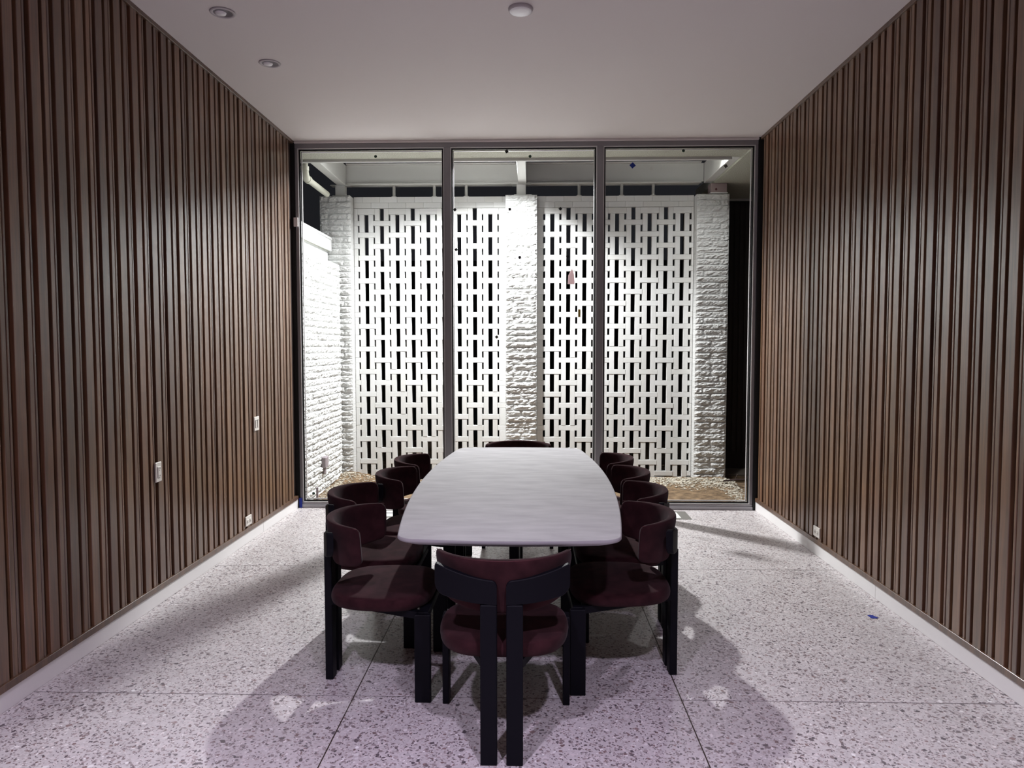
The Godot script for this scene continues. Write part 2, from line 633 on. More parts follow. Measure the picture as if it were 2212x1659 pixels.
# ------------------------------------------------------------------ the courtyard
# a brick with a split, rough front (towards +z), centred, front at +d/2 on average
func split_brick(l: float, h: float, d: float, sd: int) -> ArrayMesh:
	var r := RandomNumberGenerator.new()
	r.seed = sd
	var n := FastNoiseLite.new()
	n.seed = sd
	n.frequency = 1.0
	n.fractal_octaves = 3
	var nx := maxi(4, int(l / 0.026))
	var ny := 6
	var st := start()
	var rows := []
	var back := []
	var bul := r.randf_range(0.010, 0.020)
	for j in ny + 1:
		var row := PackedVector3Array()
		for i in nx + 1:
			var u := float(i) / nx
			var v := float(j) / ny
			var e := minf(minf(u, 1 - u) * l / 0.018, minf(v, 1 - v) * h / 0.016)
			e = clampf(e, 0, 1)
			var bulge := bul * sqrt(e) * (0.75 + 0.5 * v) - 0.006
			var z := d / 2 + bulge + 0.019 * e * n.get_noise_3d(u * l * 26, v * h * 34, sd)
			var jx := 0.0 if i == 0 or i == nx else r.randf_range(-0.3, 0.3) * l / nx
			var jy := 0.0 if j == 0 or j == ny else r.randf_range(-0.25, 0.25) * h / ny
			row.append(Vector3((u - 0.5) * l + jx, (v - 0.5) * h + jy, z))
		rows.append(row)
	add_grid(st, rows, false, true, -1)
	# sides
	var zb := -d / 2
	for j in ny:
		var a: Vector3 = rows[j][0]
		var b: Vector3 = rows[j + 1][0]
		quad(st, a, b, Vector3(b.x, b.y, zb), Vector3(a.x, a.y, zb))
		a = rows[j][nx]
		b = rows[j + 1][nx]
		quad(st, b, a, Vector3(a.x, a.y, zb), Vector3(b.x, b.y, zb))
	for i in nx:
		var a: Vector3 = rows[0][i]
		var b: Vector3 = rows[0][i + 1]
		quad(st, b, a, Vector3(a.x, a.y, zb), Vector3(b.x, b.y, zb))
		a = rows[ny][i]
		b = rows[ny][i + 1]
		quad(st, a, b, Vector3(b.x, b.y, zb), Vector3(a.x, a.y, zb))
	return done(st)

var split_cache := {}
func split(l: float, h: float, d: float, variant: int) -> ArrayMesh:
	var key := "%.3f %.3f %.3f %d" % [l, h, d, variant]
	if not split_cache.has(key):
		split_cache[key] = split_brick(l, h, d, variant * 17 + int(l * 1000) + 3)
	return split_cache[key]

func pier(x0: float, x1: float, label: String) -> void:
	var p := thing("brick_pier", label, "pier", Vector3((x0 + x1) / 2, GY, -8.22))
	var w := x1 - x0
	slab("core", Vector3(-w / 2 + 0.012, -0.1, -0.11), Vector3(w / 2 - 0.012, 3.192, 0.098), M.mortar, p)
	var r := RandomNumberGenerator.new()
	r.seed = int(x0 * 100) + 900
	var pitch := 0.0653
	var rows := int(3.205 / pitch)
	for k in rows:
		var y := (k + 0.5) * pitch
		var cut := []
		match r.randi_range(0, 3):
			0: cut = [1.0]
			1: cut = [0.25, 0.75]
			2: cut = [0.75, 0.25]
			3: cut = [0.5, 0.5]
		if k % 2 == 0 and r.randf() < 0.5:
			cut = [1.0]
		var x := -w / 2
		for c in cut:
			var l: float = c * w - 0.0015
			put("brick", split(l, pitch - 0.0015, 0.228, r.randi_range(0, 4)), M.split, p, Vector3(x + c * w / 2, y, r.randf_range(-0.003, 0.003)))
			x += c * w

func plain_brick(called: String, l: float, h: float, d: float, p: Node3D, at: Vector3, r: RandomNumberGenerator) -> void:
	put(called, box(Vector3(l, h, d), 0.0018), M.brick[r.randi_range(0, 3)], p, at + Vector3(0, 0, r.randf_range(-0.0016, 0.0016)), Vector3(0, 0, r.randf_range(-0.004, 0.004)))

func brick_screen(x0: float, x1: float, xf: float, pitch: float, label: String) -> void:
	var p := thing("brick_screen", label, "brick screen", Vector3(0, 0, -8.266))
	var r := RandomNumberGenerator.new()
	r.seed = int(pitch * 10000)
	var D := 0.052
	var per := 0.2607
	var sw := 0.0545
	var slot := 0.049
	var half := sw + slot / 2
	var gap := pitch - 2 * half
	var js := 0.0016
	var top := 2.985
	for c in range(-1, 10):
		var x := xf + c * pitch
		var odd := posmod(c, 2) == 1
		# vertical bands: list of [y_top, y_bottom, is_cross]
		var bands := []
		if odd:
			bands.append([3.052, 2.914, false])
			var yt := 2.914
			while yt > -0.02:
				bands.append([yt, yt - 0.057, true])
				bands.append([yt - 0.057, maxf(yt - per, -0.02), false])
				yt -= per
		else:
			bands.append([3.052, top, true])
			var yt := top
			while yt > -0.02:
				bands.append([yt, maxf(yt - per + 0.057, -0.02), false])
				if yt - per + 0.057 > -0.02:
					bands.append([yt - per + 0.057, maxf(yt - per, -0.02), true])
				yt -= per
		for b in bands:
			var yc: float = (b[0] + b[1]) / 2
			var h: float = b[0] - b[1] - js
			if h < 0.012:
				continue
			var xl := x - half
			var xr := x + half
			if b[2]:
				xl -= gap - js / 2
				xr += gap - js / 2
			if c == -1:
				# the margin next to the pier
				xl = x0
				var xm := minf(xr, x1)
				plain_brick("cross_brick" if b[2] else "upright_brick", xm - xl - js, h, D, p, Vector3((xl + xm) / 2, yc, 0), r)
			elif c == 9:
				xr = x1
				plain_brick("cross_brick" if b[2] else "upright_brick", xr - xl - js, h, D, p, Vector3((xl + xr) / 2, yc, 0), r)
			elif b[2]:
				plain_brick("cross_brick", xr - xl, h, D, p, Vector3(x, yc, 0.001), r)
			else:
				plain_brick("upright_brick", sw, h, D, p, Vector3(x - half + sw / 2, yc, 0), r)
				plain_brick("upright_brick", sw, h, D, p, Vector3(x + half - sw / 2, yc, 0), r)
	# two closed courses on top, one below
	for row in [[3.055, 3.118, 0.0], [3.118, 3.182, 0.5], [-0.115, -0.022, 0.3]]:
		var x := x0 - (row[2] as float) * 0.2
		while x < x1:
			var a := maxf(x, x0)
			var e := minf(x + 0.2, x1)
			if e - a > 0.015:
				plain_brick("course_brick", e - a - js, row[1] - row[0] - js, D, p, Vector3((a + e) / 2, (row[0] + row[1]) / 2, 0), r)
			x += 0.2

func courtyard() -> void:
	# the screens and piers
	brick_screen(-2.031, -0.294, -1.889, 0.1775, "pierced white brick screen left of the middle pier, with narrow upright slots")
	brick_screen(0.065, 1.835, 0.238, 0.1836, "pierced white brick screen right of the middle pier, with narrow upright slots")
	pier(-2.385, -2.034, "rough white brick pier in the left corner, rising behind the low side wall")
	pier(-0.291, 0.062, "rough white brick pier standing between the two pierced screens")
	pier(1.838, 2.196, "rough white brick pier at the right end, before the dark slatted wall")
	# side wall of split brick
	var sw := thing("garden_wall", "white split brick side wall running from the window to the left pier, with a boxed white top", "brick wall")
	slab("core", Vector3(-2.36, -0.12, -8.072), Vector3(-2.172, 2.375, -6.565), M.mortar, sw)
	var r := RandomNumberGenerator.new()
	r.seed = 77
	var pitch := 0.0645
	for k in 38:
		var y := -0.07 + (k + 0.5) * pitch
		var z := -6.565 + (0.0 if k % 2 == 0 else 0.2)
		while z > -8.06:
			var a := minf(z, -6.566)
			var e := maxf(z - 0.40, -8.071)
			var len := a - e
			if len > 0.03:
				len = snappedf(len, 0.001)
				put("brick", split(len - 0.0015, pitch - 0.0015, 0.10, r.randi_range(0, 7)), M.split, sw, Vector3(-2.205 + r.randf_range(-0.003, 0.003), y, (a + e) / 2), Vector3(0, PI / 2, 0))
			z -= 0.40
	slab("ledge", Vector3(-2.36, 2.382, -8.072), Vector3(-2.160, 2.392, -6.57), M.white_board, sw, 0.002)
	slab("fascia_board", Vector3(-2.36, 2.392, -8.072), Vector3(-2.290, 2.56, -6.57), M.white_board, sw, 0.002)
	slab("coping", Vector3(-2.52, 2.548, -8.074), Vector3(-2.245, 2.672, -6.57), M.white_board, sw, 0.003)
	slab("coping_cap", Vector3(-2.53, 2.672, -8.076), Vector3(-2.240, 2.700, -6.57), M.white_board, sw, 0.003)
	slab("drip_strip", Vector3(-2.272, 2.541, -8.068), Vector3(-2.266, 2.548, -6.57), M.stucco, sw)
	# ground
	ground()
	# eave
	var e := struct("ceiling_eave", "cream stucco underside of the eave outside the window")
	slab("soffit", Vector3(-2.9, 3.302, -7.05), Vector3(2.02, 3.40, ZW - 0.076), M.stucco, e)
	slab("edge_trim", Vector3(-2.9, 3.276, -7.085), Vector3(1.93, 3.40, -7.05), M.steel, e, 0.004)
	slab("soffit", Vector3(2.02, 3.285, -9.0), Vector3(3.6, 3.40, ZW - 0.076), M.stucco, e)
	slab("edge_trim", Vector3(2.02, 3.262, -9.0), Vector3(3.6, 3.29, -8.97), M.steel, e, 0.002)
	# steel beam with its flange over the screen
	var b := thing("roof_beam", "painted steel beam spanning above the brick screens", "beam")
	slab("web", Vector3(-2.15, 3.325, -8.30), Vector3(1.93, 3.53, -8.20), M.steel, b, 0.003)
	slab("flange", Vector3(-2.10, 3.309, -8.32), Vector3(1.90, 3.324, -8.17), M.steel, b, 0.003)
	slab("flange", Vector3(-2.10, 3.531, -8.32), Vector3(1.90, 3.546, -8.17), M.steel, b, 0.003)
	rafter(-2.205, -2.105, "painted rafter running from the eave to the beam above the left pier")
	rafter(-0.149, -0.057, "painted rafter running from the eave to the beam above the middle pier")
	rafter(1.93, 2.018, "painted rafter along the edge of the right hand soffit")
	post(-2.225, -2.115, "square white post on the left pier under the beam", M.steel)
	post(-0.168, -0.063, "square white post on the middle pier under the beam", M.steel)
	# stub block on the right pier
	var k := thing("wood_block", "pinkish weathered wood block with a dark knot on the right pier", "wood block", Vector3(2.075, 3.178, -8.17))
	put("block", box(Vector3(0.178, 0.105, 0.15), 0.004), M.pink_wood, k, Vector3(0, 0.0535, 0))
	put("base_plate", box(Vector3(0.192, 0.010, 0.16), 0.002), M.white_board, k, Vector3(0, 0.0, 0))
	var kst := start()
	add_lathe(kst, [[0.0, 0.004], [0.010, 0.003], [0.013, 0.0]], 14)
	put("knot", done(kst), M.knot, k, Vector3(-0.032, 0.038, 0.075), Vector3(PI / 2, 0, 0))
	var px := [-1.567, -1.106, -0.742, 0.539, 1.02, 1.374]
	var where := ["leftmost of three between the left and middle piers", "middle of three between the left and middle piers", "nearest the middle pier on its left", "nearest the middle pier on its right", "middle of three between the middle and right piers", "nearest the wood block on the right pier"]
	for i in 6:
		var st := start()
		add_lathe(st, [[0.0, 0.0], [0.030, 0.0], [0.030, 0.004], [0.0165, 0.005], [0.0165, 0.127], [0.0, 0.127]], 16)
		tag(put("pipe_post", done(st), M.steel, self, Vector3(px[i], 3.182, -8.245)), "short white pipe post under the beam, " + where[i], "post", "pipe posts on top of the brick screens")
	# drain pipe in the top left corner
	var dp := thing("drain_pipe", "white plastic drain pipe with an elbow under the left end of the eave", "pipe")
	var pts := []
	for i in 9:
		var a := PI / 2 * i / 8.0
		pts.append(Vector3(-2.245, 3.155 + 0.075 * (1 - sin(a)), -7.15 - 0.075 * (1 - cos(a))))
	var ps := start()
	add_tube(ps, [Vector3(-2.245, 3.34, -7.15), Vector3(-2.245, 3.235, -7.15)], 0.030)
	add_tube(ps, pts, 0.036)
	add_tube(ps, [Vector3(-2.245, 3.262, -7.15), Vector3(-2.245, 3.222, -7.15)], 0.040)
	put("elbow", done(ps), M.pvc, dp)
	var p2 := start()
	add_tube(p2, [Vector3(-2.245, 3.155, -7.215), Vector3(-2.245, 3.155, -7.27)], 0.040)
	add_tube(p2, [Vector3(-2.245, 3.155, -7.26), Vector3(-2.245, 3.150, -7.92)], 0.031)
	put("pipe", done(p2), M.pvc, dp)
	# dark slatted wall beyond the right pier
	var dw := struct("wall_courtyard", "dark wooden slatted wall in shade beyond the right pier")
	slab("backing", Vector3(1.9, -0.1, -9.15), Vector3(3.6, 3.285, -9.03), M.dark_wood, dw)
	var x := 1.95
	while x < 3.55:
		put("slat", box(Vector3(0.045, 3.1, 0.02), 0.003), M.dark_wood, dw, Vector3(x, 1.70, -9.02))
		x += 0.065
	var sd := slab("wall_side_yard", Vector3(3.5, -0.1, -9.05), Vector3(3.62, 3.285, -6.6), M.dark_wood, self)
	tag(sd, "dark side wall closing the covered passage right of the courtyard", "", "", "structure")
	var nw := slab("wall_neighbour", Vector3(-9, -0.3, -12.2), Vector3(9, 2.9, -12.0), M.night_wall, self)
	tag(nw, "dark boundary wall beyond the pierced brick screens, seen through the slots", "", "", "structure")
	var nh := slab("wall_eave_left", Vector3(-6.0, 2.9, -8.0), Vector3(-3.2, 3.25, -7.0), M.dark_wood, self)
	tag(nh, "dark edge of a roof seen over the low side wall on the left", "", "", "structure")
	# floodlights fixed to the back of the eave
	for q in [[-0.40, "middle floodlight behind the eave, nearest the middle rafter"], [-1.62, "floodlight behind the eave above the left screen"], [1.75, "floodlight behind the eave above the right screen"]]:
		var fl := thing("floodlight", q[1], "floodlight", Vector3(q[0], 3.445, -7.30 if q[0] > 1.0 else -7.45), 0.0, "floodlights behind the eave")
		var s1 := start()
		var prof := []
		for i in 13:
			var a := PI * i / 12.0
			prof.append([maxf(0.0001, 0.05 * sin(a)), -0.05 * cos(a)])
		add_lathe(s1, prof, 20)
		put("bulb", done(s1), M.glow_flood, fl)
		var s2 := start()
		add_lathe(s2, [[0.02, 0.045], [0.03, 0.05], [0.03, 0.10], [0.0001, 0.10]], 16)
		add_box(s2, Vector3(-0.012, 0.085, 0.0), Vector3(0.012, 0.10, 0.21), 0.002)
		put("bracket", done(s2), M.frame, fl)
	# service box and stub at the foot of the side wall
	var ob := thing("service_box", "small grey electrical box on the white side wall near the ground", "electrical box", Vector3(-2.125, 0.292, -7.285))
	put("box", box(Vector3(0.05, 0.115, 0.105), 0.010), M.grey_box, ob)
	put("conduit", box(Vector3(0.03, 0.07, 0.045), 0.010), M.grey_box, ob, Vector3(-0.005, -0.088, 0.005))
	var cs := start()
	add_tube(cs, [Vector3(-2.075, GY, -6.84), Vector3(-2.075, 0.115, -6.84)], 0.011)
	tag(put("pipe_stub", done(cs), M.grey_box, self), "thin grey pipe stub rising from the ground beside the window corner", "pipe")

func rafter(x0: float, x1: float, label: String) -> void:
	tag(slab("rafter", Vector3(x0, 3.305, -8.195), Vector3(x1, 3.53, -7.09), M.steel, self, 0.004), label, "rafter")

func post(x0: float, x1: float, label: String, m: Material) -> void:
	var p := thing("post", label, "post", Vector3((x0 + x1) / 2, 3.176, -8.22), 0.0)
	put("shaft", box(Vector3(x1 - x0, 0.125, 0.09), 0.004), m, p, Vector3(0, 0.0695, 0))
	put("base_plate", box(Vector3(0.20, 0.008, 0.15), 0.002), m, p, Vector3(0.02, 0.004, 0))
	put("top_plate", box(Vector3(0.22, 0.008, 0.12), 0.002), m, p, Vector3(0.0, 0.1275, 0))

func ground_y(x: float, z: float, n: FastNoiseLite) -> float:
	var near_wall := exp(-pow((z + 8.0) / 0.16, 2)) * 0.045
	var near_side := exp(-pow((x + 2.05) / 0.14, 2)) * 0.05 * clampf((-z - 6.9) / 0.8, 0, 1)
	var dip := -0.035 * smoothstep(2.15, 2.35, x)
	return GY + near_wall * (1.0 - smoothstep(2.1, 2.4, x)) + near_side + dip + 0.012 * n.get_noise_2d(x * 3, z * 3) + 0.006 * n.get_noise_2d(x * 14, z * 14)

func ground() -> void:
	var n := FastNoiseLite.new()
	n.seed = 9
	n.frequency = 1.0
	var rows := []
	for j in 61:
		var row := PackedVector3Array()
		for i in 121:
			var x := -3.2 + 6.8 * i / 120.0
			var z := -6.54 - 2.6 * j / 60.0
			row.append(Vector3(x, ground_y(x, z, n), z))
		rows.append(row)
	var st := start()
	add_grid(st, rows)
	var g := struct("ground", "bare tan dirt floor of the courtyard")
	put("soil", done(st), M.dirt, g)
	slab("far_soil", Vector3(-9, -0.3, -12.0), Vector3(9, -0.11, -9.1), M.dirt, g)
	slab("far_soil", Vector3(-9, -0.3, -9.1), Vector3(9, -0.16, -6.56), M.dirt, g)
	var pa := slab("path", Vector3(2.0, -0.2, -8.98), Vector3(3.5, -0.045, -8.55), M.concrete, self, 0.004)
	tag(pa, "pale concrete strip at the foot of the dark slatted wall", "", "", "structure")
	# loose rubble, too many pieces to count
	var s := start()
	var ico := [[0.0, 0.62], [0.55, 0.5], [0.95, 0.15], [0.9, -0.25], [0.45, -0.5], [0.0, -0.55]]
	var rr := RandomNumberGenerator.new()
	rr.seed = 3
	var rowsS := []
	for p in ico:
		var row := PackedVector3Array()
		for j in 7:
			var a := TAU * j / 7
			var q: float = maxf(p[0], 0.001) * rr.randf_range(0.75, 1.1)
			row.append(Vector3(cos(a) * q, p[1], sin(a) * q))
		rowsS.append(row)
	add_grid(s, rowsS, true, true, -1)
	var mm := MultiMesh.new()
	mm.transform_format = MultiMesh.TRANSFORM_3D
	mm.mesh = done(s)
	var spots := []
	for k in 3600:
		var x := 0.0
		var z := 0.0
		var pick := rr.randf()
		if pick < 0.50:
			x = rr.randf_range(0.9, 2.25)
			z = -7.98 + absf(rr.randfn(0, 0.13)) * (1.0 if x < 1.6 else 1.35)
		elif pick < 0.74:
			x = rr.randf_range(-2.05, 0.9)
			z = -7.98 + absf(rr.randfn(0, 0.10))
		elif pick < 0.88:
			x = -2.12 + absf(rr.randfn(0, 0.10))
			z = rr.randf_range(-8.0, -6.75)
		else:
			var tq := rr.randf()
			x = lerpf(2.15, 2.05, tq) + rr.randfn(0, 0.05)
			z = lerpf(-7.95, -6.9, tq)
		var sz := rr.randf_range(0.0025, 0.010) * (1.0 if rr.randf() < 0.93 else 1.8)
		var bs := Basis.from_euler(Vector3(rr.randf_range(-0.8, 0.8), rr.randf() * TAU, rr.randf_range(-0.8, 0.8))).scaled(Vector3(sz * rr.randf_range(0.8, 2.4), sz * rr.randf_range(0.4, 0.9), sz))
		spots.append(Transform3D(bs, Vector3(x, ground_y(x, z, n) + sz * 0.35, z)))
	mm.instance_count = spots.size()
	for k in spots.size():
		mm.set_instance_transform(k, spots[k])
	var mi := MultiMeshInstance3D.new()
	mi.name = numbered("gravel")
	mi.multimesh = mm
	mi.material_override = M.stone
	add_child(mi)
	tag(mi, "loose pale rubble and stone chips along the foot of the brickwork", "gravel", "", "stuff")
	# a broken branch
	var tw := start()
	add_tube(tw, [Vector3(2.10, 0.012, -7.82), Vector3(2.22, 0.03, -7.80), Vector3(2.33, 0.035, -7.78), Vector3(2.42, 0.06, -7.76)], 0.010, 8)
	add_tube(tw, [Vector3(2.22, 0.03, -7.80), Vector3(2.245, 0.09, -7.81)], 0.004, 6)
	tag(put("branch", done(tw), M.twig, self), "dark broken branch lying on rubble beside the right pier", "branch")

# ------------------------------------------------------------------ table and chairs
func table_half(t: float) -> float:
	return 0.523 * (1.0 - 0.172 * t * t)

func outline(inset: float) -> PackedVector3Array:
	# table contour at height 0, centre (0, 0), half length 1.285
	var pts := PackedVector3Array()
	var hl := 1.253 - inset
	var rc := 0.075
	var w_end := table_half(1.0) - inset
	for side in [1.0, -1.0]:
		# along one long side, from +z to -z on x = side
		for i in 33:
			var z: float = side * lerpf(hl - rc, -(hl - rc), i / 32.0)
			var t := z / 1.253
			pts.append(Vector3(side * (table_half(t) - inset), 0, z))
		# corner, end, corner
		var zc: float = -side * (hl - rc)
		var xw := table_half((hl - rc) / 1.253) - inset
		for i in range(1, 9):
			var a := PI / 2 * i / 8.0
			pts.append(Vector3(side * (xw - rc - 0.010 * i / 8.0 + rc * cos(a)), 0, zc - side * rc * sin(a)))
		for i in range(1, 12):
			var u := lerpf(1.0, -1.0, i / 12.0)
			pts.append(Vector3(side * u * (xw - rc - 0.010), 0, -side * (hl + 0.022 * (1 - u * u))))
		for i in range(0, 8):
			var a := PI / 2 * (1.0 - i / 8.0)
			pts.append(Vector3(-side * (xw - rc - 0.010 * (1.0 - i / 8.0) + rc * cos(a)), 0, zc - side * rc * sin(a)))
	return pts

func table() -> void:
	var t := thing("dining_table", "long pale grey dining table with bowed sides and rounded corners on a dark base", "table", Vector3(-0.087, 0, -3.975))
	var prof := [[0.10, 0.700], [0.030, 0.712], [0.004, 0.724], [0.0, 0.729], [0.0, 0.735], [0.0015, 0.7385], [0.005, 0.740]]
	var rows := []
	for p in prof:
		var r := outline(p[0])
		for i in r.size():
			r[i].y = p[1]
		rows.append(r)
	var st := start()
	add_grid(st, rows, true, true)
	add_fan(st, rows[0], true)
	add_fan(st, rows[-1], false)
	put("tabletop", done(st), M.table_top, t)
	for z in [-0.62, 0.62]:
		var ls := start()
		add_box(ls, Vector3(-0.010, 0.0, z - 0.22), Vector3(0.032, 0.695, z + 0.22), 0.006)
		put("leg", done(ls), M.ebony, t)
	put("stretcher", box(Vector3(0.10, 0.035, 1.9), 0.004), M.ebony, t, Vector3(0, 0.686, 0))

func backrest_mesh() -> ArrayMesh:
	var tmax := deg_to_rad(79.0)
	var A := 0.262
	var B := 0.252
	var zc := 0.236 - B
	var n := 44
	var rows := []
	var arc := 0.245
	for i in n + 1:
		var q := float(i) / n
		q = 0.5 - 0.5 * cos(PI * q)          # denser at the ends
		q = lerpf(q, float(i) / n, 0.45)
		var th := lerpf(-tmax, tmax, q)
		var e := (tmax - absf(th)) * arc      # distance from the end
		var rr := 0.035
		var cut := 0.0
		if e < rr:
			cut = rr - sqrt(maxf(rr * rr - (rr - e) * (rr - e), 0.0))
		var half_t := lerpf(0.021, 0.013, pow(absf(th) / tmax, 1.5))
		if e < 0.012:
			half_t *= sqrt(maxf(1.0 - pow((0.012 - e) / 0.012, 2), 0.0)) * 0.85 + 0.15
		var y_hi := 0.737 - 0.010 * pow(absf(th) / tmax, 2) - cut
		var y_lo := 0.535 + 0.030 * pow(absf(th) / tmax, 2) + cut
		var row := PackedVector3Array()
		for j in 28:
			var a := TAU * j / 28
			var ca := signf(cos(a)) * pow(absf(cos(a)), 0.55)
			var sa := signf(sin(a)) * pow(absf(sin(a)), 0.32)
			var y := lerpf(y_lo, y_hi, 0.5 + 0.5 * sa)
			# leans outwards as it rises
			var off := -half_t + ca * half_t - 0.032 * (1.0 - (y - 0.535) / 0.2) + 0.006
			var rx := A + off
			var rz := B + off
			row.append(Vector3(rx * sin(th), y, zc + rz * cos(th)))
		rows.append(row)
	var st := start()
	add_grid(st, rows, true, true)
	add_fan(st, rows[0], true)
	add_fan(st, rows[-1], false)
	return done(st)

func piping_mesh() -> ArrayMesh:
	var st := start()
	for s in [0.0]:
		var pts := []
		for i in 41:
			var th := lerpf(-1.335, 1.335, i / 40.0)
			var q := absf(th) / 1.379
			pts.append(Vector3((0.262 - 0.0035) * sin(th), 0.7365 - 0.010 * q * q - 0.003, -0.016 + (0.252 - 0.0035) * cos(th)))
		add_tube(st, pts, 0.0018, 6)
	return done(st)

func band_mesh(side: float) -> ArrayMesh:
	var l0 := 0.0165
	var l1 := 0.243
	var RO := 0.036
	var ls := []
	for i in 7:
		ls.append(l0 + 0.02 * (1 - cos(PI / 2 * i / 6.0)))
	for i in range(1, 12):
		ls.append(lerpf(l0 + 0.02, l1 - RO, i / 12.0))
	for i in range(1, 10):
		ls.append(l1 - RO + RO * sin(PI / 2 * i / 9.0))
	var rows := []
	for l: float in ls:
		var q: float = l / l1
		var yt := 0.665 + 0.046 * pow(q, 1.8)
		var yb := 0.578 + 0.024 * q * q
		if l < l0 + 0.02:
			yt -= 0.02 - sqrt(maxf(0.0, 0.0004 - pow(l0 + 0.02 - l, 2)))
		if l > l1 - RO:
			yb += RO - sqrt(maxf(0.0, RO * RO - pow(l - l1 + RO, 2)))
		if l > l1 - 0.012:
			yt -= 0.012 - sqrt(maxf(0.0, 0.000144 - pow(l - l1 + 0.012, 2)))
		yb = minf(yb, yt - 0.004)
		var d := 0.066 * q * q
		var zo := 0.240 - d
		var zi := 0.211 - d
		var c := 0.003
		var x := side * l
		var row := PackedVector3Array([Vector3(x, yb + c, zo), Vector3(x, yt - c, zo), Vector3(x, yt, zo - c), Vector3(x, yt, zi + c), Vector3(x, yt - c, zi), Vector3(x, yb + c, zi), Vector3(x, yb, zi + c), Vector3(x, yb, zo - c)])
		rows.append(row)
	var st := start()
	# flat across the section, smooth along it: one strip per face
	for j in 8:
		var strip := []
		for row in rows:
			strip.append(PackedVector3Array([row[j], row[(j + 1) % 8]]))
		add_grid(st, strip, false, side < 0, j + 1)
	add_fan(st, rows[0], side < 0)
	add_fan(st, rows[-1], side > 0)
	return done(st)

func seat_mesh() -> ArrayMesh:
	var prof := []
	prof.append([0.001, 0.372])
	prof.append([0.5, 0.372])
	prof.append([0.88, 0.3725])
	for i in 9:
		var a := -PI / 2 + PI * i / 8.0
		prof.append([0.925 + 0.075 * cos(a), 0.401 + 0.0285 * sin(a)])
	prof.append([0.86, 0.432])
	prof.append([0.7, 0.4355])
	prof.append([0.45, 0.439])
	prof.append([0.2, 0.4405])
	prof.append([0.001, 0.441])
	var rows := []
	for p in prof:
		var r := PackedVector3Array()
		for j in 56:
			var a := TAU * j / 56
			var ca := signf(cos(a)) * pow(absf(cos(a)), 0.62)
			var sa := signf(sin(a)) * pow(absf(sin(a)), 0.62)
			var wx := 0.248
			if sa > 0:
				wx = 0.248 - 0.022 * sa       # a little narrower at the back
			r.append(Vector3(wx * ca * p[0], p[1], -0.022 + 0.226 * sa * p[0]))
		rows.append(r)
	var st := start()
	add_grid(st, rows, true, true)
	return done(st)

var chair0: Node3D
func make_chair() -> Node3D:
	var t := thing("dining_chair", "", "chair", Vector3.ZERO, 0.0, "burgundy velvet dining chairs round the table")
	put("seat", seat_mesh(), M.velvet, t)
	var b := put("backrest", backrest_mesh(), M.velvet, t)
	put("piping", piping_mesh(), M.piping, b)
	for s in [-1.0, 1.0]:
		put("back_band", band_mesh(s), M.ebony, t)
		put("leg", box(Vector3(0.059, 0.579, 0.034), 0.003), M.ebony, t, Vector3(s * 0.0460, 0.2895, 0.222))
		put("leg", box(Vector3(0.027, 0.372, 0.067), 0.003), M.ebony, t, Vector3(s * 0.250, 0.186, -0.2285))
	var st := start()
	add_box(st, Vector3(-0.236, 0.342, -0.250), Vector3(0.236, 0.373, -0.205), 0.003)
	for s in [-1.0, 1.0]:
		# side rails converge from the front legs to the pair of back legs
		var a := Vector3(s * 0.222, 0.342, -0.225)
		var e := Vector3(s * 0.060, 0.342, 0.206)
		var u := (e - a).normalized()
		var v := Vector3(u.z, 0, -u.x) * 0.014
		var q := [a - v, a + v, e + v, e - v]
		for k in 4:
			var c0: Vector3 = q[k]
			var c1: Vector3 = q[(k + 1) % 4]
			quad(st, c0, c1, c1 + Vector3(0, 0.030, 0), c0 + Vector3(0, 0.030, 0))
		quad(st, q[3], q[2], q[1], q[0])
		quad(st, q[0] + Vector3(0, 0.03, 0), q[1] + Vector3(0, 0.03, 0), q[2] + Vector3(0, 0.03, 0), q[3] + Vector3(0, 0.03, 0))
	put("seat_frame", done(st), M.ebony, t)
	return t

func seat_at(x: float, z: float, turn: float, label: String) -> void:
	var t: Node3D
	if chair0 == null:
		chair0 = make_chair()
		t = chair0
	else:
		t = chair0.duplicate()
		t.name = numbered("dining_chair")
		add_child(t)
	t.position = Vector3(x, 0, z)
	t.rotation.y = deg_to_rad(turn)
	t.set_meta("label", label)

func chairs() -> void:
	seat_at(-0.1035, -2.700, 0, "burgundy velvet chair at the near end of the table, its back to the camera")
	seat_at(-0.675, -3.170, -91, "burgundy velvet chair on the left side of the table, nearest the camera")
	seat_at(-0.822, -3.702, -90, "burgundy velvet chair on the left side, second from the near end and pulled furthest out")
	seat_at(-0.690, -4.234, -90, "burgundy velvet chair on the left side, third from the near end of the table")
	seat_at(-0.681, -4.766, -90, "burgundy velvet chair on the left side, nearest the window")
	seat_at(0.418, -3.250, 92, "burgundy velvet chair on the right side of the table, nearest the camera")
	seat_at(0.485, -3.784, 90, "burgundy velvet chair on the right side, second from the near end")
	seat_at(0.479, -4.316, 90, "burgundy velvet chair on the right side, third from the near end of the table")
	seat_at(0.456, -4.848, 90, "burgundy velvet chair on the right side, nearest the window")
	seat_at(-0.100, -5.450, 180, "burgundy velvet chair at the far end of the table, its rim showing above the tabletop")

